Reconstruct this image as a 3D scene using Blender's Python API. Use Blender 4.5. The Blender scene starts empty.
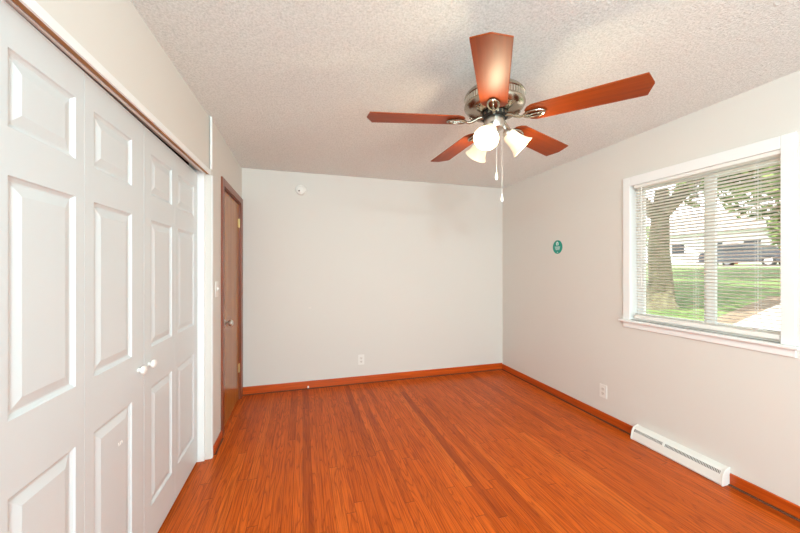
import bpy, bmesh, math, random
from mathutils import Vector, Matrix
R = math.radians
random.seed(7)
S = bpy.context.scene
COL = S.collection

# ------------------------------------------------------------------ camera
# room frame: x across the room to the right, y into the room, z up, camera above the origin
cam_d = bpy.data.cameras.new('camera')
cam = bpy.data.objects.new('camera', cam_d)
COL.objects.link(cam)
cam.location = (0, 0, 1.366)
cam.rotation_euler = (R(90), 0, R(-16.45))
cam_d.sensor_width = 36.0
cam_d.lens = 329.0 / 800.0 * 36.0
cam_d.shift_y = 1.5 / 800.0
cam_d.clip_start = 0.02
S.camera = cam

# ------------------------------------------------------------------ view
S.view_settings.view_transform = 'Standard'
S.view_settings.look = 'None'
S.view_settings.exposure = 0.0
S.view_settings.gamma = 1.0
S.view_settings.use_curve_mapping = False
try:
    S.cycles.use_denoising = True
    S.cycles.sample_clamp_indirect = 6.0
    S.cycles.max_bounces = 10
    S.cycles.diffuse_bounces = 6
except Exception:
    pass

# ------------------------------------------------------------------ sky and sun
W = bpy.data.worlds.new('sky')
S.world = W
W.use_nodes = True
wn = W.node_tree
for n in list(wn.nodes):
    wn.nodes.remove(n)
wo = wn.nodes.new('ShaderNodeOutputWorld')
wb = wn.nodes.new('ShaderNodeBackground')
wb.inputs[0].default_value = (0.93, 0.97, 1.0, 1)
wb.inputs[1].default_value = 3.6
wn.links.new(wb.outputs[0], wo.inputs[0])

def light(name, kind, loc, power, color=(1, 1, 1), target=None, size=1.0, size_y=None, rot=None, spread=None):
    d = bpy.data.lights.new(name, kind)
    d.energy = power
    d.color = color
    o = bpy.data.objects.new(name, d)
    COL.objects.link(o)
    o.location = loc
    if kind == 'AREA':
        d.shape = 'RECTANGLE'
        d.size = size
        d.size_y = size_y or size
        if spread: d.spread = spread
    elif kind == 'POINT':
        d.shadow_soft_size = size
    elif kind == 'SUN':
        d.angle = R(0.6)
    if target is not None:
        o.rotation_euler = (Vector(target) - Vector(loc)).to_track_quat('-Z', 'Y').to_euler()
    if rot is not None:
        o.rotation_euler = rot
    return o

light('sun', 'SUN', (8, -3, 9), 10, (1.0, 0.97, 0.90), target=(11.5, 2.0, 0))
# the photographer's flash heads behind the camera, and their bounce off the rear wall
light('flash', 'AREA', (0.05, -1.15, 2.17), 44, (0.67, 0.945, 1.02), target=(1.3, 3.4, 1.7), size=0.22, size_y=0.18)
light('flash', 'AREA', (-0.30, -0.75, 2.15), 13, (0.67, 0.945, 1.02), target=(2.4, 2.4, 1.5), size=0.22, size_y=0.18)
light('flash_bounced_from_rear_wall', 'AREA', (1.05, -2.25, 1.10), 104, (0.67, 0.945, 1.02), target=(1.40, 1.2, 1.25), size=2.4, size_y=1.9)

# ------------------------------------------------------------------ materials
def newmat(name):
    m = bpy.data.materials.new(name)
    m.use_nodes = True
    nt = m.node_tree
    b = nt.nodes.get('Principled BSDF')
    return m, nt, b

def srgb(r, g, b):
    f = lambda c: (c / 255 / 12.92) if c / 255 <= 0.04045 else ((c / 255 + 0.055) / 1.055) ** 2.4
    return (f(r), f(g), f(b), 1)

def plain(name, col, rough=0.5, metal=0.0, spec=0.5, emit=None, estr=0.0, bump=None):
    m, nt, b = newmat(name)
    b.inputs['Base Color'].default_value = col
    b.inputs['Roughness'].default_value = rough
    b.inputs['Metallic'].default_value = metal
    b.inputs['Specular IOR Level'].default_value = spec
    if emit:
        b.inputs['Emission Color'].default_value = emit
        b.inputs['Emission Strength'].default_value = estr
    tc = nt.nodes.new('ShaderNodeTexCoord')
    nz = nt.nodes.new('ShaderNodeTexNoise')
    nz.inputs['Scale'].default_value = bump[0] if bump else 90
    nz.inputs['Detail'].default_value = 3
    nt.links.new(tc.outputs['Object'], nz.inputs['Vector'])
    bp = nt.nodes.new('ShaderNodeBump')
    bp.inputs['Strength'].default_value = bump[1] if bump else 0.04
    bp.inputs['Distance'].default_value = bump[2] if bump else 0.001
    nt.links.new(nz.outputs['Fac'], bp.inputs['Height'])
    nt.links.new(bp.outputs[0], b.inputs['Normal'])
    return m

class NT:
    def __init__(s, nt): s.nt = nt
    def n(s, t, **kw):
        x = s.nt.nodes.new(t)
        for k, v in kw.items(): setattr(x, k, v)
        return x
    def l(s, a, b): s.nt.links.new(a, b)
    def math(s, op, a, b=None, c=None):
        x = s.n('ShaderNodeMath', operation=op)
        for i, v in enumerate((a, b, c)):
            if v is None: continue
            if isinstance(v, (int, float)): x.inputs[i].default_value = v
            else: s.l(v, x.inputs[i])
        return x.outputs[0]
    def ramp(s, fac, stops):
        x = s.n('ShaderNodeValToRGB')
        cr = x.color_ramp
        while len(cr.elements) < len(stops): cr.elements.new(0.5)
        for e, (p, c) in zip(cr.elements, stops):
            e.position = p; e.color = c
        s.l(fac, x.inputs[0])
        return x.outputs[0]
    def mix(s, fac, a, b, bt='MIX'):
        x = s.n('ShaderNodeMix', data_type='RGBA', blend_type=bt)
        if isinstance(fac, (int, float)): x.inputs[0].default_value = fac
        else: s.l(fac, x.inputs[0])
        for i, v in ((6, a), (7, b)):
            if isinstance(v, tuple): x.inputs[i].default_value = v
            else: s.l(v, x.inputs[i])
        return x.outputs[2]
    def noise(s, vec, scale, detail=3, rough=0.5, dist=0.0):
        x = s.n('ShaderNodeTexNoise')
        x.inputs['Scale'].default_value = scale
        x.inputs['Detail'].default_value = detail
        x.inputs['Roughness'].default_value = rough
        x.inputs['Distortion'].default_value = dist
        s.l(vec, x.inputs['Vector'])
        return x.outputs['Fac']
    def scale(s, vec, v, loc=(0, 0, 0)):
        x = s.n('ShaderNodeMapping')
        x.inputs['Scale'].default_value = v
        x.inputs['Location'].default_value = loc
        s.l(vec, x.inputs['Vector'])
        return x.outputs[0]

def mat_paint(name, col, mottle=0.02):
    m, nt, b = newmat(name); q = NT(nt)
    tc = q.n('ShaderNodeTexCoord')
    f = q.noise(tc.outputs['Object'], 1.3, 2)
    d = tuple(c * (1 - mottle) for c in col[:3]) + (1,)
    q.l(q.mix(f, col, d), b.inputs['Base Color'])
    b.inputs['Roughness'].default_value = 0.62
    b.inputs['Specular IOR Level'].default_value = 0.3
    bp = q.n('ShaderNodeBump'); bp.inputs['Strength'].default_value = 0.12; bp.inputs['Distance'].default_value = 0.002
    q.l(q.noise(tc.outputs['Object'], 160, 2), bp.inputs['Height'])
    q.l(bp.outputs[0], b.inputs['Normal'])
    return m

def mat_ceiling():
    m, nt, b = newmat('textured_ceiling'); q = NT(nt)
    tc = q.n('ShaderNodeTexCoord'); o = tc.outputs['Object']
    n1 = q.noise(o, 95, 5, 0.7, 0.25)
    v = q.n('ShaderNodeTexVoronoi'); v.inputs['Scale'].default_value = 115
    w = q.n('ShaderNodeTexNoise'); w.inputs['Scale'].default_value = 30; q.l(o, w.inputs['Vector'])
    vm = q.n('ShaderNodeVectorMath', operation='MULTIPLY_ADD')
    q.l(w.outputs['Color'], vm.inputs[0]); vm.inputs[1].default_value = (0.03, 0.03, 0.03); q.l(o, vm.inputs[2])
    q.l(vm.outputs[0], v.inputs['Vector'])
    h = q.math('ADD', q.math('MULTIPLY', n1, 1.3), q.math('MULTIPLY', q.math('SUBTRACT', 0.8, v.outputs['Distance']), 0.5))
    col = q.ramp(q.math('MULTIPLY', n1, 1.0), [(0.34, srgb(228, 231, 227)), (0.60, srgb(253, 255, 252))])
    q.l(col, b.inputs['Base Color'])
    b.inputs['Roughness'].default_value = 0.9
    b.inputs['Specular IOR Level'].default_value = 0.1
    bp = q.n('ShaderNodeBump'); bp.inputs['Strength'].default_value = 0.9; bp.inputs['Distance'].default_value = 0.009
    q.l(h, bp.inputs['Height']); q.l(bp.outputs[0], b.inputs['Normal'])
    return m

def mat_floor():
    m, nt, b = newmat('strip_oak_floor'); q = NT(nt)
    tc = q.n('ShaderNodeTexCoord'); o = tc.outputs['Object']
    sp = q.n('ShaderNodeSeparateXYZ'); q.l(o, sp.inputs[0])
    bw = 0.057
    xs = q.math('DIVIDE', sp.outputs[0], bw)
    row = q.math('FLOOR', xs)
    fx = q.math('SUBTRACT', xs, row)
    wn1 = q.n('ShaderNodeTexWhiteNoise', noise_dimensions='1D'); q.l(row, wn1.inputs['W'])
    off = q.math('MULTIPLY', wn1.outputs['Value'], 7.3)
    ys = q.math('ADD', q.math('DIVIDE', sp.outputs[1], 1.9), off)
    seg = q.math('FLOOR', ys)
    fy = q.math('SUBTRACT', ys, seg)
    cv = q.n('ShaderNodeCombineXYZ'); q.l(row, cv.inputs[0]); q.l(seg, cv.inputs[1])
    wn2 = q.n('ShaderNodeTexWhiteNoise', noise_dimensions='2D'); q.l(cv.outputs[0], wn2.inputs['Vector'])
    tone = wn2.outputs['Value']
    # grain coordinates, shifted for every board
    sh = q.n('ShaderNodeVectorMath', operation='MULTIPLY_ADD')
    q.l(wn2.outputs['Color'], sh.inputs[0]); sh.inputs[1].default_value = (31, 17, 9); q.l(o, sh.inputs[2])
    g = sh.outputs[0]
    fine = q.noise(q.scale(g, (150, 3.2, 1)), 1.0, 5, 0.65, 0.3)
    coarse = q.noise(q.scale(g, (38, 1.6, 1)), 1.0, 3, 0.55, 1.2)
    # cathedral figure: contour lines of a slow noise
    slow = q.noise(q.scale(g, (11, 0.85, 1)), 1.0, 2, 0.45, 0.25)
    ring = q.math('FRACT', q.math('MULTIPLY', slow, 17.0))
    base = q.ramp(tone, [(0.0, srgb(150, 58, 10)), (0.05, srgb(188, 80, 14)), (0.5, srgb(205, 90, 20)), (0.9, srgb(213, 96, 24)), (1.0, srgb(222, 108, 34))])
    c1 = q.mix(q.ramp(coarse, [(0.35, (0.0, 0.0, 0.0, 1)), (0.7, (0.45, 0.45, 0.45, 1))]), base, srgb(232, 110, 34))
    c2 = q.mix(q.ramp(ring, [(0.0, (0.15, 0.15, 0.15, 1)), (0.55, (0.0, 0.0, 0.0, 1)), (0.80, (0.25, 0.25, 0.25, 1)), (0.93, (0.6, 0.6, 0.6, 1)), (1.0, (0.15, 0.15, 0.15, 1))]), c1, srgb(120, 42, 8))
    c3 = q.mix(q.ramp(fine, [(0.36, (0.6, 0.6, 0.6, 1)), (0.50, (0, 0, 0, 1))]), c2, srgb(128, 40, 5))
    # wear: broad duller patches
    wear = q.noise(o, 1.1, 3, 0.6)
    c4 = q.mix(q.ramp(wear, [(0.40, (0, 0, 0, 1)), (0.75, (0.28, 0.28, 0.28, 1))]), c3, srgb(166, 78, 28))
    # dark joints
    ex = q.math('MINIMUM', fx, q.math('SUBTRACT', 1.0, fx))
    ey = q.math('MULTIPLY', q.math('MINIMUM', fy, q.math('SUBTRACT', 1.0, fy)), 20.0)
    e = q.math('MINIMUM', ex, ey)
    j = q.ramp(e, [(0.0, (0.7, 0.7, 0.7, 1)), (0.035, (0, 0, 0, 1))])
    c5 = q.mix(j, c4, srgb(60, 24, 12))
    q.l(c5, b.inputs['Base Color'])
    rr = q.math('ADD', q.math('MULTIPLY', wear, 0.22), 0.24)
    q.l(rr, b.inputs['Roughness'])
    b.inputs['Specular IOR Level'].default_value = 0.15
    bp = q.n('ShaderNodeBump'); bp.inputs['Strength'].default_value = 0.25; bp.inputs['Distance'].default_value = 0.0015
    hh = q.math('ADD', q.math('MINIMUM', q.math('MULTIPLY', e, 18.0), 1.0), q.math('MULTIPLY', fine, 0.25))
    q.l(hh, bp.inputs['Height']); q.l(bp.outputs[0], b.inputs['Normal'])
    return m

def mat_wood(name, ca, cb, axis='Z', scale=1.0, rough=0.35, spec=0.5, bumps=0.1):
    m, nt, b = newmat(name); q = NT(nt)
    tc = q.n('ShaderNodeTexCoord'); o = tc.outputs['Object']
    s = {'X': (1.5, 40, 40), 'Y': (40, 1.5, 40), 'Z': (40, 40, 1.5)}[axis]
    s = tuple(k * scale for k in s)
    a = q.noise(q.scale(o, s), 1.0, 4, 0.6, 0.8)
    f = q.noise(q.scale(o, tuple(k * 5 for k in s)), 1.0, 2, 0.5)
    c = q.ramp(a, [(0.3, ca), (0.7, cb)])
    c = q.mix(q.ramp(f, [(0.35, (0.3, 0.3, 0.3, 1)), (0.55, (0, 0, 0, 1))]), c, tuple(k * 0.6 for k in ca[:3]) + (1,))
    q.l(c, b.inputs['Base Color'])
    b.inputs['Roughness'].default_value = rough
    b.inputs['Specular IOR Level'].default_value = spec
    bp = q.n('ShaderNodeBump'); bp.inputs['Strength'].default_value = bumps; bp.inputs['Distance'].default_value = 0.001
    q.l(f, bp.inputs['Height']); q.l(bp.outputs[0], b.inputs['Normal'])
    return m

M = {}
M['wall'] = mat_paint('greige_wall_paint', srgb(226, 220, 213))
M['rear'] = mat_paint('greige_wall_paint_rear', srgb(227, 221, 214))
M['ceiling'] = mat_ceiling()
M['floor'] = mat_floor()
M['white'] = plain('white_gloss_trim', srgb(244, 242, 240), 0.35)
M['door_white'] = plain('white_moulded_door', srgb(217, 220, 221), 0.38, bump=(60, 0.05, 0.001))
M['oldwhite'] = plain('old_white_trim', srgb(232, 224, 216), 0.5)
M['base'] = mat_wood('orange_stained_baseboard', srgb(168, 62, 12), srgb(212, 90, 22), 'Y', 0.8, 0.3)
M['base_x'] = mat_wood('orange_stained_baseboard_across', srgb(178, 66, 12), srgb(220, 94, 22), 'X', 0.8, 0.3)
M['gap'] = plain('raw_strip_gap_shadow', srgb(104, 66, 46), 0.8, bump=(40, 0.2, 0.001))
M['doorwood'] = mat_wood('brown_veneer_door', srgb(160, 94, 36), srgb(188, 120, 52), 'Z', 0.5, 0.27)
M['casing'] = mat_wood('red_brown_casing', srgb(124, 62, 38), srgb(152, 80, 50), 'Z', 0.8, 0.35)
M['rawwood'] = mat_wood('raw_pine_header', srgb(156, 104, 54), srgb(186, 134, 78), 'Y', 0.8, 0.6)
M['brass'] = plain('brushed_champagne_metal', (0.40, 0.35, 0.28, 1), 0.24, 1.0)
M['nickel'] = plain('satin_nickel', (0.70, 0.66, 0.60, 1), 0.28, 1.0)
M['darkmetal'] = plain('dark_vent_metal', (0.03, 0.028, 0.025, 1), 0.5, 0.6)
M['hinge'] = plain('brass_hinge', (0.70, 0.52, 0.25, 1), 0.35, 1.0)
M['blade'] = mat_wood('cherry_fan_blade', srgb(126, 50, 8), srgb(154, 66, 12), 'X', 0.35, 0.42, 0.2, 0.03)
M['blade_edge'] = plain('blade_edge', srgb(120, 110, 100), 0.6)
M['plastic'] = plain('white_plastic', srgb(240, 236, 230), 0.35)
M['slot'] = plain('dark_slot', srgb(60, 54, 50), 0.7)
M['grill'] = plain('register_grille_grey', srgb(120, 112, 106), 0.6)
M['teal'] = plain('teal_sticker', srgb(0, 150, 130), 0.35)
M['stickerwhite'] = plain('sticker_white', srgb(225, 240, 235), 0.4)
M['black'] = plain('closet_painted_shade', srgb(40, 34, 30), 0.9)
M['slat'] = plain('cream_blind_slat', srgb(236, 230, 220), 0.45)
M['cord'] = plain('white_cord', srgb(236, 232, 226), 0.7)
M['shade'] = plain('frosted_glass_shade', srgb(236, 220, 190), 0.4, emit=(1.0, 0.86, 0.60, 1), estr=0.5)
M['bulb'] = plain('lit_bulb', (1, 0.9, 0.7, 1), 0.5, emit=(1.0, 0.86, 0.62, 1), estr=9)
M['grass'] = None

def mat_glass():
    m, nt, b = newmat('window_glass'); q = NT(nt)
    out = [n for n in nt.nodes if n.type == 'OUTPUT_MATERIAL'][0]
    t = q.n('ShaderNodeBsdfTransparent'); g = q.n('ShaderNodeBsdfGlossy'); g.inputs['Roughness'].default_value = 0.02
    mx = q.n('ShaderNodeMixShader')
    fr = q.n('ShaderNodeFresnel'); fr.inputs['IOR'].default_value = 1.45
    q.l(fr.outputs[0], mx.inputs[0])
    q.l(t.outputs[0], mx.inputs[1]); q.l(g.outputs[0], mx.inputs[2]); q.l(mx.outputs[0], out.inputs[0])
    return m
M['glass'] = mat_glass()

def mat_noise2(name, ca, cb, scale, rough=0.9, lo=0.35, hi=0.65):
    m, nt, b = newmat(name); q = NT(nt)
    tc = q.n('ShaderNodeTexCoord')
    q.l(q.ramp(q.noise(tc.outputs['Object'], scale, 5, 0.6), [(lo, ca), (hi, cb)]), b.inputs['Base Color'])
    b.inputs['Roughness'].default_value = rough
    return m
M['grass'] = mat_noise2('lawn', srgb(66, 92, 40), srgb(104, 126, 66), 2.0)
M['drive'] = mat_noise2('pale_concrete', srgb(190, 184, 176), srgb(214, 208, 200), 3.0)
M['soil'] = mat_noise2('bare_soil', srgb(104, 88, 70), srgb(138, 120, 98), 5.0)
M['road'] = mat_noise2('pale_asphalt', srgb(176, 172, 168), srgb(196, 192, 188), 2.0)
M['leaf'] = mat_noise2('tree_leaves', srgb(70, 96, 42), srgb(146, 168, 92), 3.0)
M['bark'] = mat_noise2('tree_bark', srgb(82, 78, 56), srgb(118, 114, 86), 6.0)
M['siding'] = mat_noise2('white_siding', srgb(226, 226, 224), srgb(238, 238, 236), 1.0)
M['roof'] = mat_noise2('grey_shingles', srgb(140, 134, 130), srgb(170, 164, 160), 5.0)
M['carpaint'] = plain('dark_grey_car_paint', srgb(70, 74, 80), 0.25, 0.3)
M['carglass'] = plain('car_window_glass', srgb(40, 46, 52), 0.1)
M['tyre'] = plain('tyre_rubber', srgb(30, 30, 30), 0.8)
M['rim'] = plain('wheel_rim', srgb(190, 190, 192), 0.3, 0.8)

# ------------------------------------------------------------------ mesh helpers
def box(bm, x0, x1, y0, y1, z0, z1):
    v = [bm.verts.new(p) for p in ((x0, y0, z0), (x1, y0, z0), (x1, y1, z0), (x0, y1, z0), (x0, y0, z1), (x1, y0, z1), (x1, y1, z1), (x0, y1, z1))]
    for f in ((0, 3, 2, 1), (4, 5, 6, 7), (0, 1, 5, 4), (1, 2, 6, 5), (2, 3, 7, 6), (3, 0, 4, 7)):
        bm.faces.new([v[i] for i in f])
    return v

def xform(bm, verts, mat):
    for v in verts: v.co = mat @ v.co

def lathe(bm, prof, mat=None, seg=40, cap0=False, cap1=False):
    rings = []
    for r, z in prof:
        ring = []
        for i in range(seg):
            a = 2 * math.pi * i / seg
            p = Vector((r * math.cos(a), r * math.sin(a), z))
            ring.append(bm.verts.new(mat @ p if mat else p))
        rings.append(ring)
    for a, b in zip(rings, rings[1:]):
        for i in range(seg):
            bm.faces.new((a[i], a[(i + 1) % seg], b[(i + 1) % seg], b[i]))
    if cap0: bm.faces.new(rings[0][::-1])
    if cap1: bm.faces.new(rings[-1])

def tube(bm, pts, r, seg=10, closed=False):
    pts = [Vector(p) for p in pts]
    n = len(pts)
    rings = []
    prev = None
    for i, p in enumerate(pts):
        if closed: t = pts[(i + 1) % n] - pts[i - 1]
        else: t = pts[min(i + 1, n - 1)] - pts[max(i - 1, 0)]
        t.normalize()
        if prev is None:
            u = t.cross(Vector((0, 0, 1)))
            if u.length < 1e-3: u = t.cross(Vector((1, 0, 0)))
        else:
            u = prev - t * prev.dot(t)
        u.normalize(); prev = u
        w = t.cross(u)
        rr = r[i] if isinstance(r, (list, tuple)) else r
        rings.append([bm.verts.new(p + (u * math.cos(2 * math.pi * k / seg) + w * math.sin(2 * math.pi * k / seg)) * rr) for k in range(seg)])
    m = n if closed else n - 1
    for i in range(m):
        a, b = rings[i], rings[(i + 1) % n]
        for k in range(seg):
            bm.faces.new((a[k], a[(k + 1) % seg], b[(k + 1) % seg], b[k]))
    if not closed:
        bm.faces.new(rings[0][::-1]); bm.faces.new(rings[-1])

def prism(bm, pts, f0, f1):
    """pts: 2D outline; f0/f1 map a 2D point to 3D on the two sides"""
    a = [bm.verts.new(f0(p)) for p in pts]; b = [bm.verts.new(f1(p)) for p in pts]
    n = len(pts)
    bm.faces.new(a[::-1]); bm.faces.new(b)
    for i in range(n): bm.faces.new((a[i], a[(i + 1) % n], b[(i + 1) % n], b[i]))

def obj(name, bm, mat, parent=None, smooth=False, bevel=0.0, bseg=2):
    bmesh.ops.recalc_face_normals(bm, faces=bm.faces[:])
    off = Vector((0, 0, 0))
    p = parent
    while p is not None:
        off += p.location; p = p.parent
    if off.length > 0:
        for v in bm.verts: v.co -= off
    me = bpy.data.meshes.new(name)
    bm.to_mesh(me); bm.free()
    me.materials.append(mat)
    if smooth:
        for f in me.polygons: f.use_smooth = True
        try: me.set_sharp_from_angle(angle=R(40))
        except Exception: pass
    o = bpy.data.objects.new(name, me)
    COL.objects.link(o)
    if parent: o.parent = parent
    if bevel > 0:
        b = o.modifiers.new('bevel', 'BEVEL'); b.width = bevel; b.segments = bseg; b.limit_method = 'ANGLE'; b.angle_limit = R(40)
    return o

def thing(name, label, cat, loc, group=None, kind=None):
    o = bpy.data.objects.new(name, None); COL.objects.link(o)
    o.empty_display_size = 0.1
    o.location = loc
    o['label'] = label
    if cat: o['category'] = cat
    if group: o['group'] = group
    if kind: o['kind'] = kind
    return o

def tag(o, label, cat, group=None):
    o['label'] = label; o['category'] = cat
    if group: o['group'] = group
    return o

def struct(name, bm, mat, label=None, parent=None, **kw):
    o = obj(name, bm, mat, parent, **kw)
    if parent is None: o['kind'] = 'structure'
    if label: o['label'] = label
    return o

def bx(*a):
    bm = bmesh.new(); box(bm, *a); return bm

# ------------------------------------------------------------------ room shell
XL, XR, YB, YF, H = -0.629, 2.587, 3.87, -2.40, 2.44
T = 0.14
DX = -0.71                                        # face of the closet doors
struct('floor', bx(-1.35, XR + T, YF - T, YB + T, -0.1, 0.0), M['floor'], 'worn orange-brown strip oak floor')
struct('ceiling', bx(-1.35, XR + T, YF - T, YB + T, H, H + 0.1), M['ceiling'], 'pale ceiling with stippled plaster texture')
struct('wall_back', bx(XL - T, XR + T, YB, YB + T, 0, H), M['wall'], 'greige wall at the far end of the room')
struct('wall_rear', bx(-1.35, XR + T, YF - T, YF, 0, H), M['rear'])
# right wall with the window opening
wy0, wy1, wz0, wz1 = 1.163, 2.058, 0.945, 2.040
bm = bmesh.new()
box(bm, XR, XR + T, YF, wy0, 0, H)
box(bm, XR, XR + T, wy1, YB, 0, H)
box(bm, XR, XR + T, wy0, wy1, 0, wz0)
box(bm, XR, XR + T, wy0, wy1, wz1, H)
struct('wall_right', bm, M['wall'], 'greige wall holding the window')
# left wall: stub beyond the closet plus the wall around the wooden door
dy0, dy1, dz1 = 2.985, 3.765, 2.045
CY = 2.640                                        # far end of the closet opening
bm = bmesh.new()
box(bm, XL - T, XL, CY, dy0, 0, H)
box(bm, XL - T, XL, dy1, YB, 0, H)
box(bm, XL - T, XL, dy0, dy1, dz1, H)
struct('wall_left', bm, M['wall'], 'greige wall beside the brown wooden door')
# soffit over the closet, its face very slightly out of line with the wall
bm = bmesh.new()
def sx(y): return -0.6375 - (2.6366 - y) * 0.0245
hz = 2.055
pts = [(sx(CY), CY), (sx(YF), YF), (sx(YF) - 0.075, YF), (sx(CY) - 0.075 - 0.0, CY)]
prism(bm, pts, lambda p: (p[0], p[1], hz), lambda p: (p[0], p[1], H))
struct('wall_closet', bm, M['wall'], 'greige wall strip above the white closet doors')
# closet interior, its unlit darkness put into the wall colour
bm = bmesh.new()
box(bm, -1.35, -1.33, YF, CY, 0, H)
box(bm, -1.33, XL - T, CY, CY + 0.02, 0, H)
struct('wall_closet_inside', bm, M['black'])

# closet head and jamb trim
bm = bmesh.new()
def strip(bm, y0, y1, z0, z1, o0, o1):
    prism(bm, [(y0, z0), (y1, z0), (y1, z1), (y0, z1)], lambda p: (sx(p[0]) + o0, p[0], p[1]), lambda p: (sx(p[0]) + o1, p[0], p[1]))
strip(bm, YF, CY + 0.030, 2.030, 2.061, 0.0, 0.008)
struct('trim_1', bm, M['white'], 'thin white trim strip above the closet doors')
bm = bmesh.new()
strip(bm, YF, CY, 2.036, 2.056, -0.022, -0.0005)
struct('trim_2', bm, M['rawwood'], 'bare brown wood edge under the closet header')
bm = bmesh.new()
strip(bm, YF, CY, 2.036, 2.052, -0.040, -0.026)
struct('trim_3', bm, M['white'], 'white sliding track above the closet doors')
bm = bmesh.new()
box(bm, XL - T, -0.668, CY - 0.018, CY - 0.001, 0, 2.054)
struct('trim_4', bm, M['white'], 'white jamb at the far end of the closet', bevel=0.002)
bm = bmesh.new()
box(bm, XL, XL + 0.008, CY + 0.002, CY + 0.024, 0.0, 2.030)
struct('trim_5', bm, M['white'], 'upright white casing beside the closet opening', bevel=0.003)
bm = bmesh.new()
box(bm, XL, XL + 0.012, CY - 0.030, CY + 0.000, 2.068, H)
struct('trim_6', bm, M['white'], 'short white strip rising to the ceiling beside the closet', bevel=0.003)

# baseboards
BH, BT = 0.068, 0.013
def baseboard(name, y0, y1, label):
    struct(name, bx(XR - BT, XR - 0.0005, y0, y1, 0.008, 0.075), M['base'], label, bevel=0.003)
struct('baseboard_back', bx(XL, XR - BT, YB - BT, YB - 0.0005, 0.008, 0.088), M['base_x'], 'orange wooden baseboard along the far wall', bevel=0.003)
baseboard('baseboard_right', 2.002, YB - 0.0005, 'dark orange baseboard between the register and the far corner')
baseboard('baseboard_right_near', YF, 1.398, 'orange wooden baseboard running from the register towards the viewer')
struct('baseboard_left', bx(XL + 0.0005, XL + BT, CY + 0.050, 2.925, 0.006, BH), M['base'], 'short wooden baseboard between closet and door', bevel=0.003)
# raw strip where the shoe moulding is missing, gap shadow put into its colour
bm = bmesh.new()
box(bm, XL, XR, YB - BT - 0.006, YB - 0.001, 0.0, 0.008)
struct('trim_7', bm, M['gap'])
bm = bmesh.new()
box(bm, XR - BT - 0.010, XR - 0.001, YF, YB - BT - 0.006, 0.0, 0.007)
struct('trim_8', bm, M['gap'])
bm = bmesh.new()
box(bm, XL + 0.001, XL + BT + 0.008, CY + 0.05, 2.925, 0.0, 0.006)
struct('trim_9', bm, M['gap'])

# ------------------------------------------------------------------ brown wooden door
d1 = thing('door_1', 'brown flush wooden door with round metal knob, left of the far corner', 'door', (XL, 3.375, 0), kind='structure')
obj('door_slab', bx(XL - 0.048, XL - 0.010, dy0 + 0.018, dy1 - 0.018, 0.012, dz1 - 0.022), M['doorwood'], d1, bevel=0.0015)
bm = bmesh.new()   # jamb lining
box(bm, XL - T, XL, dy0, dy0 + 0.015, 0, dz1)
box(bm, XL - T, XL, dy1 - 0.015, dy1, 0, dz1)
box(bm, XL - T, XL, dy0 + 0.015, dy1 - 0.015, dz1 - 0.015, dz1)
box(bm, XL - T, XL - 0.052, dy0 + 0.015, dy0 + 0.028, 0, dz1 - 0.015)
box(bm, XL - T, XL - 0.052, dy1 - 0.028, dy1 - 0.015, 0, dz1 - 0.015)
box(bm, XL - T, XL - 0.052, dy0 + 0.015, dy1 - 0.015, dz1 - 0.028, dz1 - 0.015)
obj('door_jamb', bm, M['casing'], d1)
bm = bmesh.new()
box(bm, XL, XL + 0.014, 2.927, dy0 + 0.006, 0, dz1 + 0.055)
box(bm, XL, XL + 0.014, dy1 - 0.006, YB - 0.012, 0, dz1 + 0.055)
box(bm, XL, XL + 0.014, dy0 + 0.006, dy1 - 0.006, dz1 - 0.006, dz1 + 0.055)
obj('door_casing', bm, M['casing'], d1, bevel=0.003)
struct('hallway_floor', bx(-1.35, XL - T, CY + 0.02, YB + T, 0.0, 0.004), M['floor']).name = 'floor_hallway'
def knob(parent, x, y, z, s=1.0, mat='nickel'):
    mt = Matrix.Translation((x, y, z)) @ Matrix.Rotation(R(90), 4, 'Y')
    bm = bmesh.new()
    lathe(bm, [(0.0, 0), (0.032 * s, 0), (0.032 * s, 0.004 * s), (0.026 * s, 0.009 * s), (0.013 * s, 0.012 * s), (0.011 * s, 0.030 * s), (0.015 * s, 0.036 * s),
               (0.025 * s, 0.042 * s), (0.028 * s, 0.052 * s), (0.026 * s, 0.062 * s), (0.018 * s, 0.068 * s), (0.0, 0.069 * s)], mt, 28)
    return obj('door_knob', bm, M[mat], parent, smooth=True)
knob(d1, XL - 0.010, 3.085, 0.90)
for hy, hzz in ((1, 1.83), (1, 0.33)):
    bm = bmesh.new()
    tube(bm, [(XL - 0.004, dy1 - 0.018, hzz - 0.045), (XL - 0.004, dy1 - 0.018, hzz + 0.045)], 0.007, 10)
    box(bm, XL - 0.010, XL - 0.0085, dy1 - 0.045, dy1 - 0.018, hzz - 0.044, hzz + 0.044)
    obj('hinge', bm, M['hinge'], d1)

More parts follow.
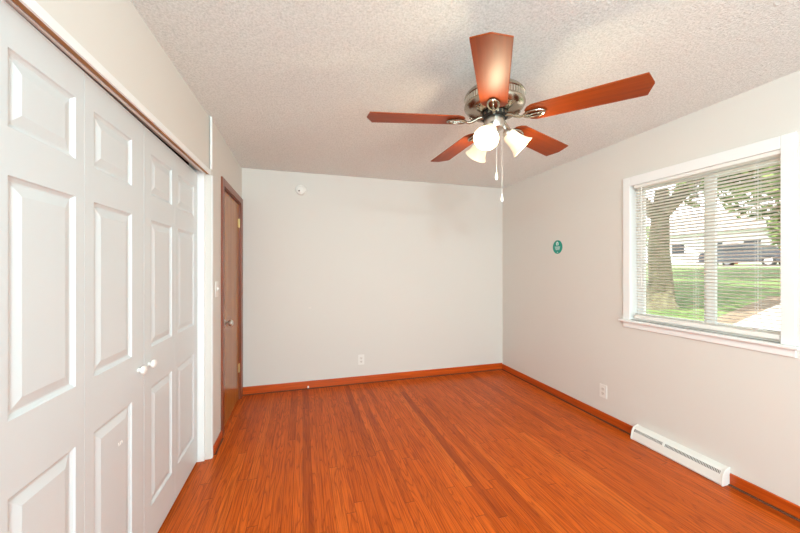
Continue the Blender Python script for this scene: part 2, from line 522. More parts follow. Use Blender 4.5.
# ------------------------------------------------------------------ closet bifold doors
def panel_leaf(y0, y1, panels_y, parent, x=DX, label=None):
    """leaf with three raised panels moulded in its face (towards +x)"""
    z0, z1 = 0.018, 2.030
    py0, py1 = panels_y
    zs = [(0.205, 0.785), (0.980, 1.600), (1.722, 1.922)]
    bm = bmesh.new()
    ycuts = [y0, py0, py1, y1]
    zcuts = [z0] + [k for a in zs for k in a] + [z1]
    grid = {}
    def gv(i, j):
        if (i, j) not in grid: grid[(i, j)] = bm.verts.new((x, ycuts[i], zcuts[j]))
        return grid[(i, j)]
    for i in range(3):
        for j in range(len(zcuts) - 1):
            c = [gv(i, j), gv(i + 1, j), gv(i + 1, j + 1), gv(i, j + 1)]
            if i == 1 and j in (1, 3, 5):
                ring = c
                for ins, dep in ((0.0035, 0.0045), (0.012, 0.0095), (0.017, 0.0095), (0.046, 0.0015)):
                    a, b_, cc, dd = ycuts[1] + ins, ycuts[2] - ins, zcuts[j] + ins, zcuts[j + 1] - ins
                    nr = [bm.verts.new((x - dep, a, cc)), bm.verts.new((x - dep, b_, cc)), bm.verts.new((x - dep, b_, dd)), bm.verts.new((x - dep, a, dd))]
                    for k in range(4):
                        bm.faces.new((ring[k], ring[(k + 1) % 4], nr[(k + 1) % 4], nr[k]))
                    ring = nr
                bm.faces.new(ring)
            else:
                bm.faces.new(c)
    # back and edges
    xb = x - 0.032
    n = len(zcuts)
    bl = {}
    per = [(0, j) for j in range(n)] + [(1, n - 1), (2, n - 1)] + [(3, j) for j in range(n - 1, -1, -1)] + [(2, 0), (1, 0)]
    back = [bm.verts.new((xb, ycuts[i], zcuts[j])) for i, j in per]
    fr = [gv(i, j) for i, j in per]
    for k in range(len(per)):
        k2 = (k + 1) % len(per)
        bm.faces.new((fr[k], fr[k2], back[k2], back[k]))
    bm.faces.new(back)
    return obj('door_leaf', bm, M['door_white'], parent)

gp = 0.0022
d2 = thing('door_2', 'near pair of white panelled bifold closet doors, left of the two round knobs', 'door', (DX, 1.45, 0), kind='structure')
LB = [0.940, 1.372, 1.808, 2.196, 2.619]          # leaf borders along the closet
PY = [(1.070, 1.327), (1.424, 1.696), (1.882, 2.150), (2.240, 2.543)]
struct('wall_closet_near', bx(XL - T, -0.70, YF, 0.925, 0, 2.055), M['wall'])
panel_leaf(LB[0] + gp, LB[1] - gp * 0.5, PY[0], d2)
panel_leaf(LB[1] + gp * 0.5, LB[2] - gp, PY[1], d2)
d3 = thing('door_3', 'far pair of white panelled bifold closet doors, right of the two round knobs', 'door', (DX, 2.2, 0), kind='structure')
panel_leaf(LB[2] + gp, LB[3] - gp * 0.5, PY[2], d3)
panel_leaf(LB[3] + gp * 0.5, LB[4] - 0.002, PY[3], d3)
for par, y in ((d2, 1.755), (d3, 1.858)):
    mt = Matrix.Translation((DX, y, 0.905)) @ Matrix.Rotation(R(90), 4, 'Y')
    bm = bmesh.new()
    lathe(bm, [(0.0, 0), (0.010, 0), (0.0085, 0.006), (0.010, 0.009), (0.0175, 0.013), (0.020, 0.020), (0.0175, 0.027), (0.009, 0.031), (0.0, 0.032)], mt, 24)
    obj('door_knob', bm, M['plastic'], par, smooth=True)
# old scuff patch on the second leaf's lower panel
bm = bmesh.new()
for k in range(3):
    tube(bm, [(DX - 0.0012, 1.59 + 0.012 * k + 0.004 * math.sin(a), 0.655 + 0.006 * math.cos(a * 1.3)) for a in [j * 0.5 for j in range(6)]], 0.0012, 6)
obj('filler_mark', bm, M['oldwhite'], d2)

# ------------------------------------------------------------------ window
w = thing('window_1', 'white framed sliding window in the right wall with wide casing and sill', 'window', (XR, 1.61, wz0), kind='structure')
def piece(name, boxes, mat, parent, bevel=0.003):
    bm = bmesh.new()
    for b in boxes: box(bm, *b)
    return obj(name, bm, mat, parent, bevel=bevel)
CW = 0.056
piece('window_casing', [(XR - 0.017, XR - 0.0005, wy1 - 0.004, wy1 + CW, wz0 - 0.004, wz1 + 0.070),
                        (XR - 0.017, XR - 0.0005, wy0 - CW, wy0 + 0.004, wz0 - 0.004, wz1 + 0.070),
                        (XR - 0.017, XR - 0.0005, wy0 + 0.004, wy1 - 0.004, wz1 - 0.004, wz1 + 0.070)], M['white'], w)
piece('window_sill', [(XR - 0.045, XR + 0.055, wy0 - CW - 0.022, wy1 + CW + 0.022, wz0 - 0.022, wz0 - 0.004)], M['white'], w, 0.004)
piece('window_apron', [(XR - 0.015, XR - 0.0005, wy0 - CW, wy1 + CW, 0.876, wz0 - 0.022)], M['white'], w)
JO = XR + T
piece('window_jamb', [(XR, JO, wy0 - 0.012, wy0 + 0.001, wz0, wz1), (XR, JO, wy1 - 0.001, wy1 + 0.012, wz0, wz1), (XR, JO, wy0, wy1, wz1 - 0.001, wz1 + 0.012),
                      (XR, JO + 0.02, wy0, wy1, wz0 - 0.012, wz0 + 0.001)], M['white'], w, 0)
mid = 1.562
sash = [
 ('window_sash', XR + 0.070, mid - 0.040, wy1 - 0.004),
 ('window_sash', XR + 0.100, wy0 + 0.004, mid + 0.040)]
for nm, xx, a, b in sash:
    s_ = piece(nm, [(xx, xx + 0.026, a, a + 0.050, wz0 + 0.005, wz1 - 0.005), (xx, xx + 0.026, b - 0.050, b, wz0 + 0.005, wz1 - 0.005),
                (xx, xx + 0.026, a + 0.050, b - 0.050, wz0 + 0.005, wz0 + 0.050), (xx, xx + 0.026, a + 0.050, b - 0.050, wz1 - 0.045, wz1 - 0.005)], M['white'], w, 0.002)
    obj('window_pane', bx(xx + 0.011, xx + 0.014, a + 0.048, b - 0.048, wz0 + 0.048, wz1 - 0.043), M['glass'], s_)

# ------------------------------------------------------------------ blind
bl = thing('window_blind', 'cream horizontal slat blind hanging inside the white window frame', 'blind', (XR, 1.61, wz1))
bx0 = XR - 0.010; by0, by1 = wy0 + 0.006, wy1 - 0.036
piece('headrail', [(bx0, bx0 + 0.027, by0, by1, wz1 - 0.030, wz1 - 0.006)], M['plastic'], bl, 0.002)
zb = 0.961
piece('bottom_rail', [(bx0 - 0.001, bx0 + 0.025, by0 + 0.004, by1 - 0.004, zb, zb + 0.029)], M['plastic'], bl, 0.004)
bm = bmesh.new()
NS = 45
NP = 2
tilt = R(14)
cxs = bx0 + 0.0145
for i in range(NS + NP):
    if i < NP: zc = zb + 0.033 + 0.0035 * i         # the last slats lie stacked on the bottom rail
    else: zc = zb + 0.062 + (wz1 - 0.040 - zb - 0.058) * (i - NP) / (NS - 1)
    tilt = R(2) if i < NP else R(18)
    prev = None
    loops = []
    for side in (0, 1):
        row = []
        for k in range(6):
            u = -0.0125 + 0.025 * k / 5
            h = 0.0018 * (1 - (u / 0.0125) ** 2) + (0.0006 if side else 0)
            # inner edge (room side, negative u) raised
            xx = cxs + u * math.cos(tilt) + h * math.sin(tilt)
            zz = zc - u * math.sin(tilt) + h * math.cos(tilt)
            row.append((bm.verts.new((xx, by0 + 0.004, zz)), bm.verts.new((xx, by1 - 0.004, zz))))
        loops.append(row)
    for side in (0, 1):
        r_ = loops[side]
        for k in range(5):
            bm.faces.new((r_[k][0], r_[k][1], r_[k + 1][1], r_[k + 1][0]))
    for k in (0, 5):
        bm.faces.new((loops[0][k][0], loops[0][k][1], loops[1][k][1], loops[1][k][0]))
obj('slats', bm, M['slat'], bl, smooth=True)
for yy in (1.265, 1.585, 1.925):
    bm = bmesh.new()
    for dx in (-0.0145, 0.0145):
        tube(bm, [(cxs + dx, yy, wz1 - 0.028), (cxs + dx, yy, zb + 0.006)], 0.0009, 6)
        tube(bm, [(cxs + dx, yy + 0.012, wz1 - 0.028), (cxs + dx, yy + 0.012, zb + 0.006)], 0.0007, 6)
    obj('ladder_cord', bm, M['cord'], bl)
bm = bmesh.new()
tube(bm, [(bx0 - 0.008, 1.955, wz1 - 0.030), (bx0 - 0.010, 1.953, 1.50), (bx0 - 0.012, 1.953, 1.22)], 0.0032, 8)
tube(bm, [(bx0 + 0.004, 1.955, wz1 - 0.022), (bx0 - 0.008, 1.955, wz1 - 0.030)], 0.0018, 6)
obj('tilt_wand', bm, M['cord'], bl)

# ------------------------------------------------------------------ floor register under the window
g = thing('baseboard_register', 'long low white metal register against the right wall under the window', 'register', (XR - 0.03, 1.72, 0))
ry0, ry1 = 1.405, 1.995
prof = [(0.0, 0.0), (0.070, 0.0), (0.074, 0.012), (0.062, 0.062), (0.048, 0.088), (0.034, 0.098), (0.0, 0.108)]
bm = bmesh.new()
prism(bm, prof, lambda p: (XR - 0.001 - p[0], ry0, p[1]), lambda p: (XR - 0.001 - p[0], ry1, p[1]))
obj('register_body', bm, M['plastic'], g, bevel=0.003)
# end caps slightly proud
for a, b in ((ry0 - 0.006, ry0 + 0.004), (ry1 - 0.004, ry1 + 0.006)):
    bm = bmesh.new()
    pp = [(0.0, 0.0), (0.074, 0.0), (0.078, 0.012), (0.066, 0.068), (0.053, 0.091), (0.036, 0.102), (0.0, 0.112)]
    prism(bm, pp, lambda p: (XR - 0.001 - p[0], a, p[1]), lambda p: (XR - 0.001 - p[0], b, p[1]))
    obj('end_cap', bm, M['plastic'], g, bevel=0.003)
# sloping grille lies on the face between the 0.062/0.066 and 0.050/0.088 profile points
def gpnt(t, y, o):                                # t: 0 low edge, 1 high edge; o: proud of the face
    px = 0.062 + (0.048 - 0.062) * t; pz = 0.062 + (0.088 - 0.062) * t
    return (XR - 0.001 - px - o * 0.878, y, pz + o * 0.479)
bm = bmesh.new()
prism(bm, [(0.15, ry0 + 0.016), (0.85, ry0 + 0.016), (0.85, ry1 - 0.012), (0.15, ry1 - 0.012)], lambda p: gpnt(p[0], p[1], -0.001), lambda p: gpnt(p[0], p[1], 0.0006))
gr = obj('grille', bm, M['grill'], g)
bm = bmesh.new()
for i in range(66):
    y = ry0 + 0.020 + i * (ry1 - ry0 - 0.036) / 66
    prism(bm, [(0.15, y), (0.85, y), (0.85, y + 0.002), (0.15, y + 0.002)], lambda p: gpnt(p[0], p[1], 0.0006), lambda p: gpnt(p[0], p[1], 0.0022))
obj('fins', bm, M['plastic'], gr)
bm = bmesh.new()
prism(bm, [(0.0, 1.755), (1.0, 1.755), (1.0, 1.770), (0.0, 1.770)], lambda p: gpnt(p[0], p[1], 0.0006), lambda p: gpnt(p[0], p[1], 0.005))
obj('damper_lever', bm, M['plastic'], g)

# ------------------------------------------------------------------ outlets, switch, detector, sticker
def rrect(w_, h_, r, n=5):
    o = []
    for cx, cy, a0 in ((w_ / 2 - r, h_ / 2 - r, 0), (-w_ / 2 + r, h_ / 2 - r, 90), (-w_ / 2 + r, -h_ / 2 + r, 180), (w_ / 2 - r, -h_ / 2 + r, 270)):
        for k in range(n + 1):
            a = R(a0 + 90 * k / n); o.append((cx + r * math.cos(a), cy + r * math.sin(a)))
    return o
def plate_frame(wall, pos):
    """returns f(u, v, d): u along the wall, v up, d out of it"""
    x, y, z = pos
    if wall == 'back': return lambda u, v, d: (x + u, YB - d, z + v)
    if wall == 'right': return lambda u, v, d: (XR - d, y - u, z + v)
    return lambda u, v, d: (XL + d, y + u, z + v)
def outlet(wall, pos, label, group):
    f = plate_frame(wall, pos)
    t = thing('wall_outlet', label, 'outlet', f(0, 0, 0.0), group)
    bm = bmesh.new()
    prism(bm, rrect(0.072, 0.117, 0.006), lambda p: f(p[0], p[1], 0.0003), lambda p: f(p[0], p[1], 0.006))
    obj('cover_plate', bm, M['plastic'], t, bevel=0.0015)
    for s in (-1, 1):
        bm = bmesh.new()
        prism(bm, rrect(0.034, 0.029, 0.010), lambda p: f(p[0], p[1] + s * 0.0200, 0.006), lambda p: f(p[0], p[1] + s * 0.0200, 0.0078))
        r = obj('receptacle', bm, M['oldwhite'], t)
        bm = bmesh.new()
        for u, hh in ((-0.0065, 0.009), (0.0065, 0.007)):
            prism(bm, [(u - 0.0012, s * 0.02 - hh / 2 + 0.002), (u + 0.0012, s * 0.02 - hh / 2 + 0.002), (u + 0.0012, s * 0.02 + hh / 2 + 0.002), (u - 0.0012, s * 0.02 + hh / 2 + 0.002)],
                  lambda p: f(p[0], p[1], 0.0078), lambda p: f(p[0], p[1], 0.0082))
        prism(bm, [(0.0025 * math.cos(a), s * 0.02 - 0.009 + 0.0025 * math.sin(a)) for a in [j * math.pi / 4 for j in range(8)]], lambda p: f(p[0], p[1], 0.0078), lambda p: f(p[0], p[1], 0.0082))
        obj('slots', bm, M['slot'], r)
    bm = bmesh.new()
    prism(bm, [(0.003 * math.cos(a), 0.003 * math.sin(a)) for a in [j * math.pi / 5 for j in range(10)]], lambda p: f(p[0], p[1], 0.006), lambda p: f(p[0], p[1], 0.0072))
    obj('screw', bm, M['nickel'], t)
outlet('back', (0.662, 0, 0.280), 'white outlet low on the far wall above the orange baseboard', 'wall outlets')
outlet('right', (0, 2.314, 0.262), 'white outlet low on the right wall, left of the register', 'wall outlets')

f = plate_frame('left', (0, 2.785, 1.205))
t = thing('light_switch', 'white light switch on the narrow wall left of the wooden door', 'switch', f(0, 0, 0))
bm = bmesh.new()
prism(bm, rrect(0.072, 0.117, 0.006), lambda p: f(p[0], p[1], 0.0003), lambda p: f(p[0], p[1], 0.006))
obj('cover_plate', bm, M['plastic'], t, bevel=0.0015)
bm = bmesh.new()
prism(bm, [(-0.005, -0.012), (0.005, -0.012), (0.005, 0.012), (-0.005, 0.012)], lambda p: f(p[0], p[1], 0.006), lambda p: f(p[0] * 0.8, p[1] * 0.5 + 0.006, 0.017))
obj('toggle', bm, M['plastic'], t)
for s in (-1, 1):
    bm = bmesh.new()
    prism(bm, [(0.003 * math.cos(a), s * 0.030 + 0.003 * math.sin(a)) for a in [j * math.pi / 5 for j in range(10)]], lambda p: f(p[0], p[1], 0.006), lambda p: f(p[0], p[1], 0.0072))
    obj('screw', bm, M['nickel'], t)

t = thing('smoke_detector', 'small round white detector high on the far wall', 'detector', (-0.022, YB, 2.243))
mt = Matrix.Translation((-0.022, YB, 2.243)) @ Matrix.Rotation(R(90), 4, 'X')
bm = bmesh.new()
lathe(bm, [(0.0, 0.0005), (0.056, 0.0005), (0.058, 0.010), (0.055, 0.022), (0.048, 0.032), (0.030, 0.036), (0.0, 0.037)], mt, 40)
obj('detector_case', bm, M['plastic'], t, smooth=True)
bm = bmesh.new()
lathe(bm, [(0.0, 0.036), (0.008, 0.036), (0.008, 0.0385), (0.0, 0.0385)], mt @ Matrix.Translation((-0.018, -0.016, -0.001)), 16)
obj('test_button', bm, M['slot'], t)
bm = bmesh.new()
lathe(bm, [(0.034, 0.0352), (0.036, 0.0368), (0.038, 0.0345)], mt, 40)
obj('vent_ring', bm, M['oldwhite'], t)

f = plate_frame('right', (0, 2.868, 1.588))
t = thing('oval_sticker', 'small teal oval sticker with white marks on the right wall', 'sticker', f(0, 0, 0))
bm = bmesh.new()
prism(bm, [(0.068 * math.cos(a), 0.072 * math.sin(a)) for a in [j * math.pi / 24 for j in range(48)]], lambda p: f(p[0], p[1], 0.0003), lambda p: f(p[0], p[1], 0.0015))
obj('sticker_base', bm, M['teal'], t)
bm = bmesh.new()
def sq(bm, u0, u1, v0, v1): prism(bm, [(u0, v0), (u1, v0), (u1, v1), (u0, v1)], lambda p: f(p[0], p[1], 0.0015), lambda p: f(p[0], p[1], 0.0022))
sq(bm, -0.020, 0.014, 0.018, 0.048); sq(bm, -0.012, 0.004, 0.048, 0.056)
obj('white_symbol', bm, M['stickerwhite'], t)
bm = bmesh.new()
prism(bm, [(-0.003 + 0.006 * math.cos(a), 0.032 + 0.008 * math.sin(a)) for a in [j * math.pi / 6 for j in range(12)]], lambda p: f(p[0], p[1], 0.0022), lambda p: f(p[0], p[1], 0.0028))
obj('symbol_centre', bm, M['teal'], t)
bm = bmesh.new()
for v, hw in ((0.002, 0.038), (-0.008, 0.034), (-0.018, 0.032), (-0.028, 0.026), (-0.056, 0.008)):
    u = -hw
    rnd = random.Random(int(v * 1000))
    while u < hw - 0.004:
        l = rnd.uniform(0.004, 0.010); sq(bm, u, min(u + l, hw), v - 0.003, v + 0.003); u += l + 0.002
obj('white_lettering', bm, M['stickerwhite'], t)

t = obj('wall_patch', bx(0.062, 0.092, YB - 0.0015, YB - 0.0002, 0.905, 0.925), M['oldwhite'])
tag(t, 'tiny pale filler patch halfway up the far wall', 'patch')
t = obj('loose_nail_block', bx(-0.005 + 0.055, 0.067, YB - BT - 0.006, YB - BT + 0.001, 0.012, 0.034), M['plastic'])
tag(t, 'tiny white chip stuck on the far baseboard', 'chip')

# ------------------------------------------------------------------ ceiling fan
FX, FY, FZ = 0.954, 1.501, 2.126
fan = thing('ceiling_fan', 'five-blade ceiling fan with cherry blades and three lit glass shades', 'ceiling fan', (FX, FY, H))
F0 = Matrix.Translation((FX, FY, 0))
bm = bmesh.new()
lathe(bm, [(0.0, H - 0.0005), (0.066, H - 0.0005), (0.068, H - 0.012), (0.060, H - 0.040), (0.040, H - 0.062), (0.026, H - 0.068), (0.026, 2.300), (0.0, 2.300)], F0, 40)
obj('canopy', bm, M['brass'], fan, smooth=True)
bm = bmesh.new()
lathe(bm, [(0.0, 2.306), (0.050, 2.304), (0.100, 2.294), (0.136, 2.276), (0.149, 2.262), (0.153, 2.254), (0.153, 2.248), (0.148, 2.244),
           (0.148, 2.214), (0.153, 2.210), (0.153, 2.203), (0.146, 2.192), (0.128, 2.176), (0.112, 2.172), (0.098, 2.169), (0.085, 2.167), (0.0, 2.166)], F0, 64)
mh = obj('motor_housing', bm, M['brass'], fan, smooth=True)
bm = bmesh.new()
for i in range(60):
    a = 2 * math.pi * i / 60
    mt = F0 @ Matrix.Rotation(a, 4, 'Z')
    xform(bm, box(bm, 0.1475, 0.1505, -0.0032, 0.0032, 2.216, 2.242), mt)
obj('ribbed_band', bm, M['nickel'], mh)
for i in range(5):
    mt = F0 @ Matrix.Rotation(R(236.6 + 36 + 72 * i), 4, 'Z')
    for s in (-1, 1):                             # small scroll medallions on the sloping underside
        bm = bmesh.new()
        tube(bm, [mt @ Vector((0.122 + 0.010 * math.cos(b), s * 0.010 + 0.009 * math.sin(b), 2.1695 + 0.004 * math.cos(b))) for b in [j * math.pi / 6 for j in range(12)]], 0.0022, 6, closed=True)
        obj('scroll_medallion', bm, M['brass'], mh, smooth=True)
bm = bmesh.new()
lathe(bm, [(0.0, 2.167), (0.066, 2.167), (0.070, 2.164), (0.070, 2.147), (0.064, 2.142), (0.0, 2.142)], F0, 40)
fw = obj('flywheel', bm, M['darkmetal'], fan, smooth=True)
bm = bmesh.new()
for i in range(20):
    mt = F0 @ Matrix.Rotation(2 * math.pi * i / 20, 4, 'Z')
    xform(bm, box(bm, 0.069, 0.072, -0.004, 0.004, 2.147, 2.162), mt)
obj('vent_fins', bm, M['brass'], fw)

PH = 236.6
def blade_pt(mt, pitch, r, u, dz):
    # r along the blade, u across (+u is the counter-clockwise side, which hangs lower)
    return mt @ Vector((r, u * math.cos(pitch) + dz * math.sin(pitch), FZ - u * math.sin(pitch) + dz * math.cos(pitch) + DR * r))
pitch = R(10)
blade_words = ['blade pointing at the viewer, glowing from the lamp', None, None, None, None]
for i in range(5):
    # each blade sits at a slightly different pitch and droop
    pitch = R((10, 10, 10, 10, 6)[i])
    DR = (0.008, -0.012, -0.018, -0.008, 0.016)[i] / 0.66
    mt = F0 @ Matrix.Rotation(R(PH + 72 * i), 4, 'Z')
    outline = [(0.158, -0.030), (0.172, -0.050), (0.195, -0.0625), (0.640, -0.0730), (0.661, -0.004), (0.661, 0.004), (0.640, 0.0730), (0.195, 0.0625), (0.172, 0.050), (0.158, 0.030)]
    bm = bmesh.new()
    prism(bm, outline, lambda p: blade_pt(mt, pitch, p[0], p[1], 0.0), lambda p: blade_pt(mt, pitch, p[0], p[1], 0.0055))
    # a local frame for the grain: the blade carries its own rotated object
    bo = obj('fan_blade', bm, M['blade'], None)
    me = bo.data
    rot = Matrix.Rotation(R(PH + 72 * i), 4, 'Z')
    base = Matrix.Translation((FX, FY, FZ)) @ rot
    inv = base.inverted()
    for v in me.vertices: v.co = inv @ v.co
    bo.parent = fan
    bo.location = (0, 0, FZ - H)
    bo.rotation_euler = (0, 0, R(PH + 72 * i))
    b = bo.modifiers.new('bevel', 'BEVEL'); b.width = 0.0015; b.segments = 2; b.limit_method = 'ANGLE'; b.angle_limit = R(40)
    if blade_words[i]: bo['label'] = blade_words[i]
    # iron: stem from the flywheel, then an open oval loop with a centre bar under the blade
    bm = bmesh.new()
    th_ = -0.006
    def P(r, u, dz): return blade_pt(mt, pitch, r, u, dz)
    ring = [P(0.196 + 0.048 * math.cos(a), 0.0250 * math.sin(a), th_) for a in [j * math.pi / 16 for j in range(32)]]
    tube(bm, ring, 0.0055, 8, closed=True)
    tube(bm, [P(0.150, 0, th_), P(0.196, 0, th_ - 0.001), P(0.243, 0, th_)], 0.0045, 8)
    tube(bm, [mt @ Vector((0.060, 0, 2.150)), mt @ Vector((0.085, 0, 2.143)), mt @ Vector((0.110, 0, 2.128)), mt @ Vector((0.130, 0, 2.119)), P(0.152, 0, th_)], [0.011, 0.010, 0.009, 0.007, 0.006], 10)
    iron = obj('blade_iron', bm, M['brass'], fan, smooth=True)
    for r in (0.158, 0.178, 0.215):
        bm = bmesh.new()
        bmesh.ops.create_uvsphere(bm, u_segments=10, v_segments=6, radius=0.0055, matrix=Matrix.Translation(P(r, 0.0, th_ - 0.004)))
        obj('screw', bm, M['brass'], iron, smooth=True)

# light kit
bm = bmesh.new()
lathe(bm, [(0.0, 2.143), (0.048, 2.143), (0.051, 2.137), (0.050, 2.098), (0.046, 2.088), (0.030, 2.080), (0.016, 2.077), (0.012, 2.066), (0.006, 2.060), (0.0, 2.059)], F0, 40)
kit = obj('light_fitter', bm, M['nickel'], fan, smooth=True)
for k, az in enumerate((-121, -3, 117)):
    a = R(az - 16.45)
    d = Vector((math.cos(a), math.sin(a), 0))
    o0 = Vector((FX, FY, 0))
    tiltd = R(47)
    axis = (d * math.sin(tiltd) + Vector((0, 0, -1)) * math.cos(tiltd)).normalized()
    neck = o0 + d * 0.064 + Vector((0, 0, 2.066))
    bm = bmesh.new()
    tube(bm, [o0 + d * 0.040 + Vector((0, 0, 2.108)), o0 + d * 0.052 + Vector((0, 0, 2.104)), neck - axis * 0.004], 0.009, 10)
    q_ = axis.to_track_quat('Z', 'Y').to_matrix().to_4x4()
    mt = Matrix.Translation(neck) @ q_
    lathe(bm, [(0.0, -0.018), (0.016, -0.016), (0.024, -0.008), (0.027, 0.006), (0.027, 0.014), (0.0, 0.014)], mt, 28)
    obj('lamp_arm', bm, M['nickel'], fan, smooth=True)
    bm = bmesh.new()
    out_ = [(0.024, 0.006), (0.031, 0.010), (0.035, 0.022), (0.037, 0.040), (0.040, 0.062), (0.046, 0.084), (0.054, 0.102), (0.062, 0.113)]
    inn = [(r - 0.003, z + 0.001) for r, z in out_][::-1]
    lathe(bm, out_ + inn, mt, 40)
    sh = obj('lamp_shade', bm, M['shade'], fan, smooth=True)
    bm = bmesh.new()
    lathe(bm, [(0.0, 0.014), (0.012, 0.016), (0.013, 0.032), (0.022, 0.052), (0.026, 0.068), (0.022, 0.083), (0.010, 0.091), (0.0, 0.092)], mt, 24)
    obj('bulb', bm, M['bulb'], sh, smooth=True)
    lp = neck + axis * 0.135
    light('fan_lamp', 'POINT', lp, 5.2, (1.0, 0.83, 0.55), size=0.02)
# pull chains
for dx_, dy_, zb_, nm in ((-0.006, -0.030, 1.835, 'a'), (0.030, -0.024, 1.728, 'b')):
    x, y = FX + dx_, FY + dy_
    bm = bmesh.new()
    z = 2.085
    while z > zb_ + 0.02:
        bmesh.ops.create_uvsphere(bm, u_segments=6, v_segments=4, radius=0.0012, matrix=Matrix.Translation((x, y, z)))
        z -= 0.0046
    tube(bm, [(x, y, 2.09), (x, y, zb_ + 0.015)], 0.0006, 5)
    ch = obj('pull_chain', bm, M['cord'], fan, smooth=True)
    bm = bmesh.new()
    lathe(bm, [(0.0, 0.022), (0.0022, 0.021), (0.0035, 0.010), (0.0070, -0.004), (0.0078, -0.012), (0.005, -0.020), (0.0, -0.022)], Matrix.Translation((x, y, zb_)), 16)
    obj('chain_pull', bm, M['plastic'], ch, smooth=True)

# ------------------------------------------------------------------ outside, seen through the blind
PROF = [(2.9, -0.40), (5, -0.30), (8, -0.05), (12, 0.35), (17, 0.85), (23, 1.36), (25, 1.42), (33, 1.50), (36, 1.62), (60, 2.2)]
def gz(x):
    for (a, za), (b, zb_) in zip(PROF, PROF[1:]):
        if x <= b: return za + (zb_ - za) * (x - a) / (b - a)
    return PROF[-1][1]
def ground(name, x0, x1, y0, y1, up, mat, label, skew=0.0):
    xs = [x0] + [p[0] for p in PROF if x0 < p[0] < x1] + [x1]
    bm = bmesh.new()
    rows = [[bm.verts.new((x, y + skew * (x - x0), z)) for y, z in ((y0, gz(x) + up), (y1, gz(x) + up), (y1, gz(x) - 0.3), (y0, gz(x) - 0.3))] for x in xs]
    for a, b in zip(rows, rows[1:]):
        for k in range(4): bm.faces.new((a[k], a[(k + 1) % 4], b[(k + 1) % 4], b[k]))
    bm.faces.new(rows[0]); bm.faces.new(rows[-1])
    struct(name, bm, mat, label)
ground('ground_lawn', 2.9, 60, -30, 60, 0.0, M['grass'], 'green lawn rising from the window towards the street')
ground('ground_walk', 4.0, 13.5, 1.6, 3.85, 0.03, M['drive'], 'pale concrete walk crossing the lawn', skew=0.21)
ground('ground_bed', 4.0, 13.5, 3.86, 4.35, 0.02, M['soil'], 'brown earth strip between walk and lawn', skew=0.21)
ground('ground_street', 25, 33, -30, 60, 0.02, M['road'], 'pale street at the top of the lawn')

def foliage(name, c, rad, n, parent, size=0.22, seed=1):
    rnd = random.Random(seed)
    bm = bmesh.new()
    lumps = [(Vector((rnd.uniform(-1, 1) * rad[0] * 0.6, rnd.uniform(-1, 1) * rad[1] * 0.6, rnd.uniform(-1, 1) * rad[2] * 0.6)), rnd.uniform(0.35, 0.6)) for _ in range(14)]
    for i in range(n):
        l, sc = rnd.choice(lumps)
        d = Vector((rnd.gauss(0, 1), rnd.gauss(0, 1), rnd.gauss(0, 1))).normalized() * rnd.uniform(0.6, 1.0)
        p = Vector(c) + l + Vector((d.x * rad[0] * sc, d.y * rad[1] * sc, d.z * rad[2] * sc))
        a = Vector((rnd.gauss(0, 1), rnd.gauss(0, 1), rnd.gauss(0, 1))).normalized()
        b = a.orthogonal().normalized()
        s_ = size * rnd.uniform(0.6, 1.3)
        bm.faces.new([bm.verts.new(p + a * s_), bm.verts.new(p + b * s_ * 0.5), bm.verts.new(p - a * s_), bm.verts.new(p - b * s_ * 0.5)])
    me = bpy.data.meshes.new(name); bm.to_mesh(me); bm.free(); me.materials.append(M['leaf'])
    off = parent.location
    for v in me.vertices: v.co -= off
    o = bpy.data.objects.new(name, me); COL.objects.link(o); o.parent = parent
    return o
def tree(x, y, h, r, crown_c, crown_r, n, label, seed, size=0.22, group='trees outside the window'):
    z = gz(x) - 0.05
    t = thing('leafy_tree', label, 'tree', (x, y, z), group)
    bm = bmesh.new()
    tube(bm, [(x, y, z), (x, y, z + 0.25), (x + 0.03, y, z + 0.9), (x, y + 0.05, z + h * 0.5), (x + 0.1, y, z + h)], [r * 1.7, r * 1.25, r, r * 0.92, r * 0.6], 14)
    for k in range(4):
        a = k * 1.7 + seed
        tube(bm, [(x, y, z + h * 0.75), (x + math.cos(a) * crown_r[0] * 0.3, y + math.sin(a) * crown_r[1] * 0.3, z + h + 0.3), (x + math.cos(a) * crown_r[0] * 0.7, y + math.sin(a) * crown_r[1] * 0.7, z + h + crown_r[2] * 0.6)], [r * 0.5, r * 0.35, r * 0.1], 8)
    obj('trunk', bm, M['bark'], t, smooth=True)
    foliage('foliage', (x + crown_c[0], y + crown_c[1], z + crown_c[2]), crown_r, n, t, size, seed)
tree(10.4, 7.35, 3.6, 0.30, (0, 0, 5.6), (4.2, 4.2, 2.6), 9000, 'big shade tree with a thick trunk on the lawn, left in the window', 3, 0.2)
tree(19.0, 6.4, 3.2, 0.16, (0, 1.9, 4.6), (3.2, 2.6, 2.0), 5000, 'leafy tree reaching across the top right of the window', 5, 0.2)
tree(44.0, 38.0, 3.0, 0.3, (0, 0, 5.5), (5, 6, 4.5), 5000, 'far green tree beyond the street, left of the white house', 8, 0.4)
tree(37.0, 15.0, 2.4, 0.3, (0, 0, 4.2), (3, 2.2, 3.4), 4000, 'far green tree beyond the street, right of the white house', 9, 0.4)

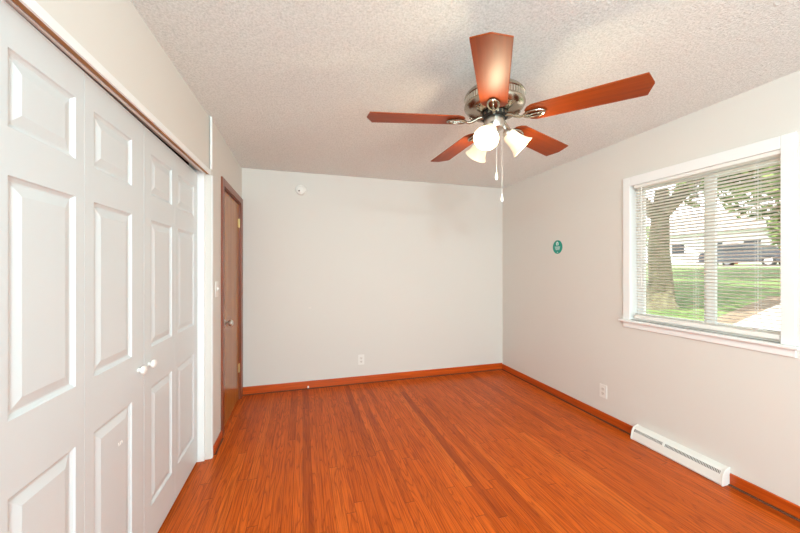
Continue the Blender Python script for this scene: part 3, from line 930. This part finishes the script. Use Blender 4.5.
hx, hz0 = 42.0, gz(42.0)
ho = thing('white_house', 'white house with grey roof across the street behind the car', 'house', (hx, 24.5, hz0))
bm = bmesh.new(); box(bm, hx, hx + 9, 19, 30, hz0 - 0.2, hz0 + 3.4); obj('wall', bm, M['siding'], ho)
bm = bmesh.new()
prism(bm, [(hx - 0.6, hz0 + 3.4), (hx + 9.6, hz0 + 3.4), (hx + 4.5, hz0 + 6.2)], lambda p: (p[0], 18.4, p[1]), lambda p: (p[0], 30.6, p[1]))
obj('roof', bm, M['roof'], ho)
for yy in (21.0, 24.0, 27.6):
    wf = obj('window', bx(hx - 0.05, hx, yy - 0.75, yy + 0.75, hz0 + 1.1, hz0 + 2.5), M['white'], ho)
    obj('pane', bx(hx - 0.07, hx - 0.05, yy - 0.65, yy + 0.65, hz0 + 1.2, hz0 + 2.4), M['carglass'], wf)
obj('front_door', bx(hx - 0.06, hx, 22.1, 23.0, hz0, hz0 + 2.1), M['casing'], ho)

# car parked along the street
cx0, cy0 = 26.6, 14.0
cz = gz(cx0) + 0.02
car = thing('parked_car', 'dark grey car parked on the street, seen through the blind', 'car', (cx0, cy0, cz))
side = [(-2.25, 0.32), (-2.28, 0.75), (-2.05, 0.92), (-1.35, 0.98), (-0.75, 1.38), (0.75, 1.42), (1.35, 1.05), (2.15, 0.92), (2.25, 0.6), (2.22, 0.30)]
bm = bmesh.new()
prism(bm, side, lambda p: (cx0, cy0 + p[0], cz + p[1]), lambda p: (cx0 + 1.75, cy0 + p[0], cz + p[1]))
obj('car_body', bm, M['carpaint'], car, bevel=0.06)
bm = bmesh.new()
prism(bm, [(-1.15, 0.98), (-0.70, 1.32), (-0.02, 1.35), (-0.02, 0.98)], lambda p: (cx0 - 0.012, cy0 + p[0], cz + p[1]), lambda p: (cx0 + 0.01, cy0 + p[0], cz + p[1]))
prism(bm, [(0.05, 0.98), (0.05, 1.35), (0.70, 1.34), (1.15, 1.02)], lambda p: (cx0 - 0.012, cy0 + p[0], cz + p[1]), lambda p: (cx0 + 0.01, cy0 + p[0], cz + p[1]))
obj('side_windows', bm, M['carglass'], car)
for yy in (-1.42, 1.42):
    for xx in (cx0 - 0.02, cx0 + 1.57):
        mt = Matrix.Translation((xx, cy0 + yy, cz + 0.32)) @ Matrix.Rotation(R(90), 4, 'Y')
        bm = bmesh.new(); lathe(bm, [(0.0, 0), (0.26, 0.0), (0.32, 0.02), (0.33, 0.05), (0.33, 0.17), (0.31, 0.2), (0.0, 0.2)], mt, 28)
        wh = obj('wheel', bm, M['tyre'], car, smooth=True)
        bm = bmesh.new(); lathe(bm, [(0.0, -0.015), (0.06, -0.02), (0.20, -0.008), (0.21, 0.002), (0.0, 0.004)], mt, 28)
        obj('hubcap', bm, M['rim'], wh, smooth=True)
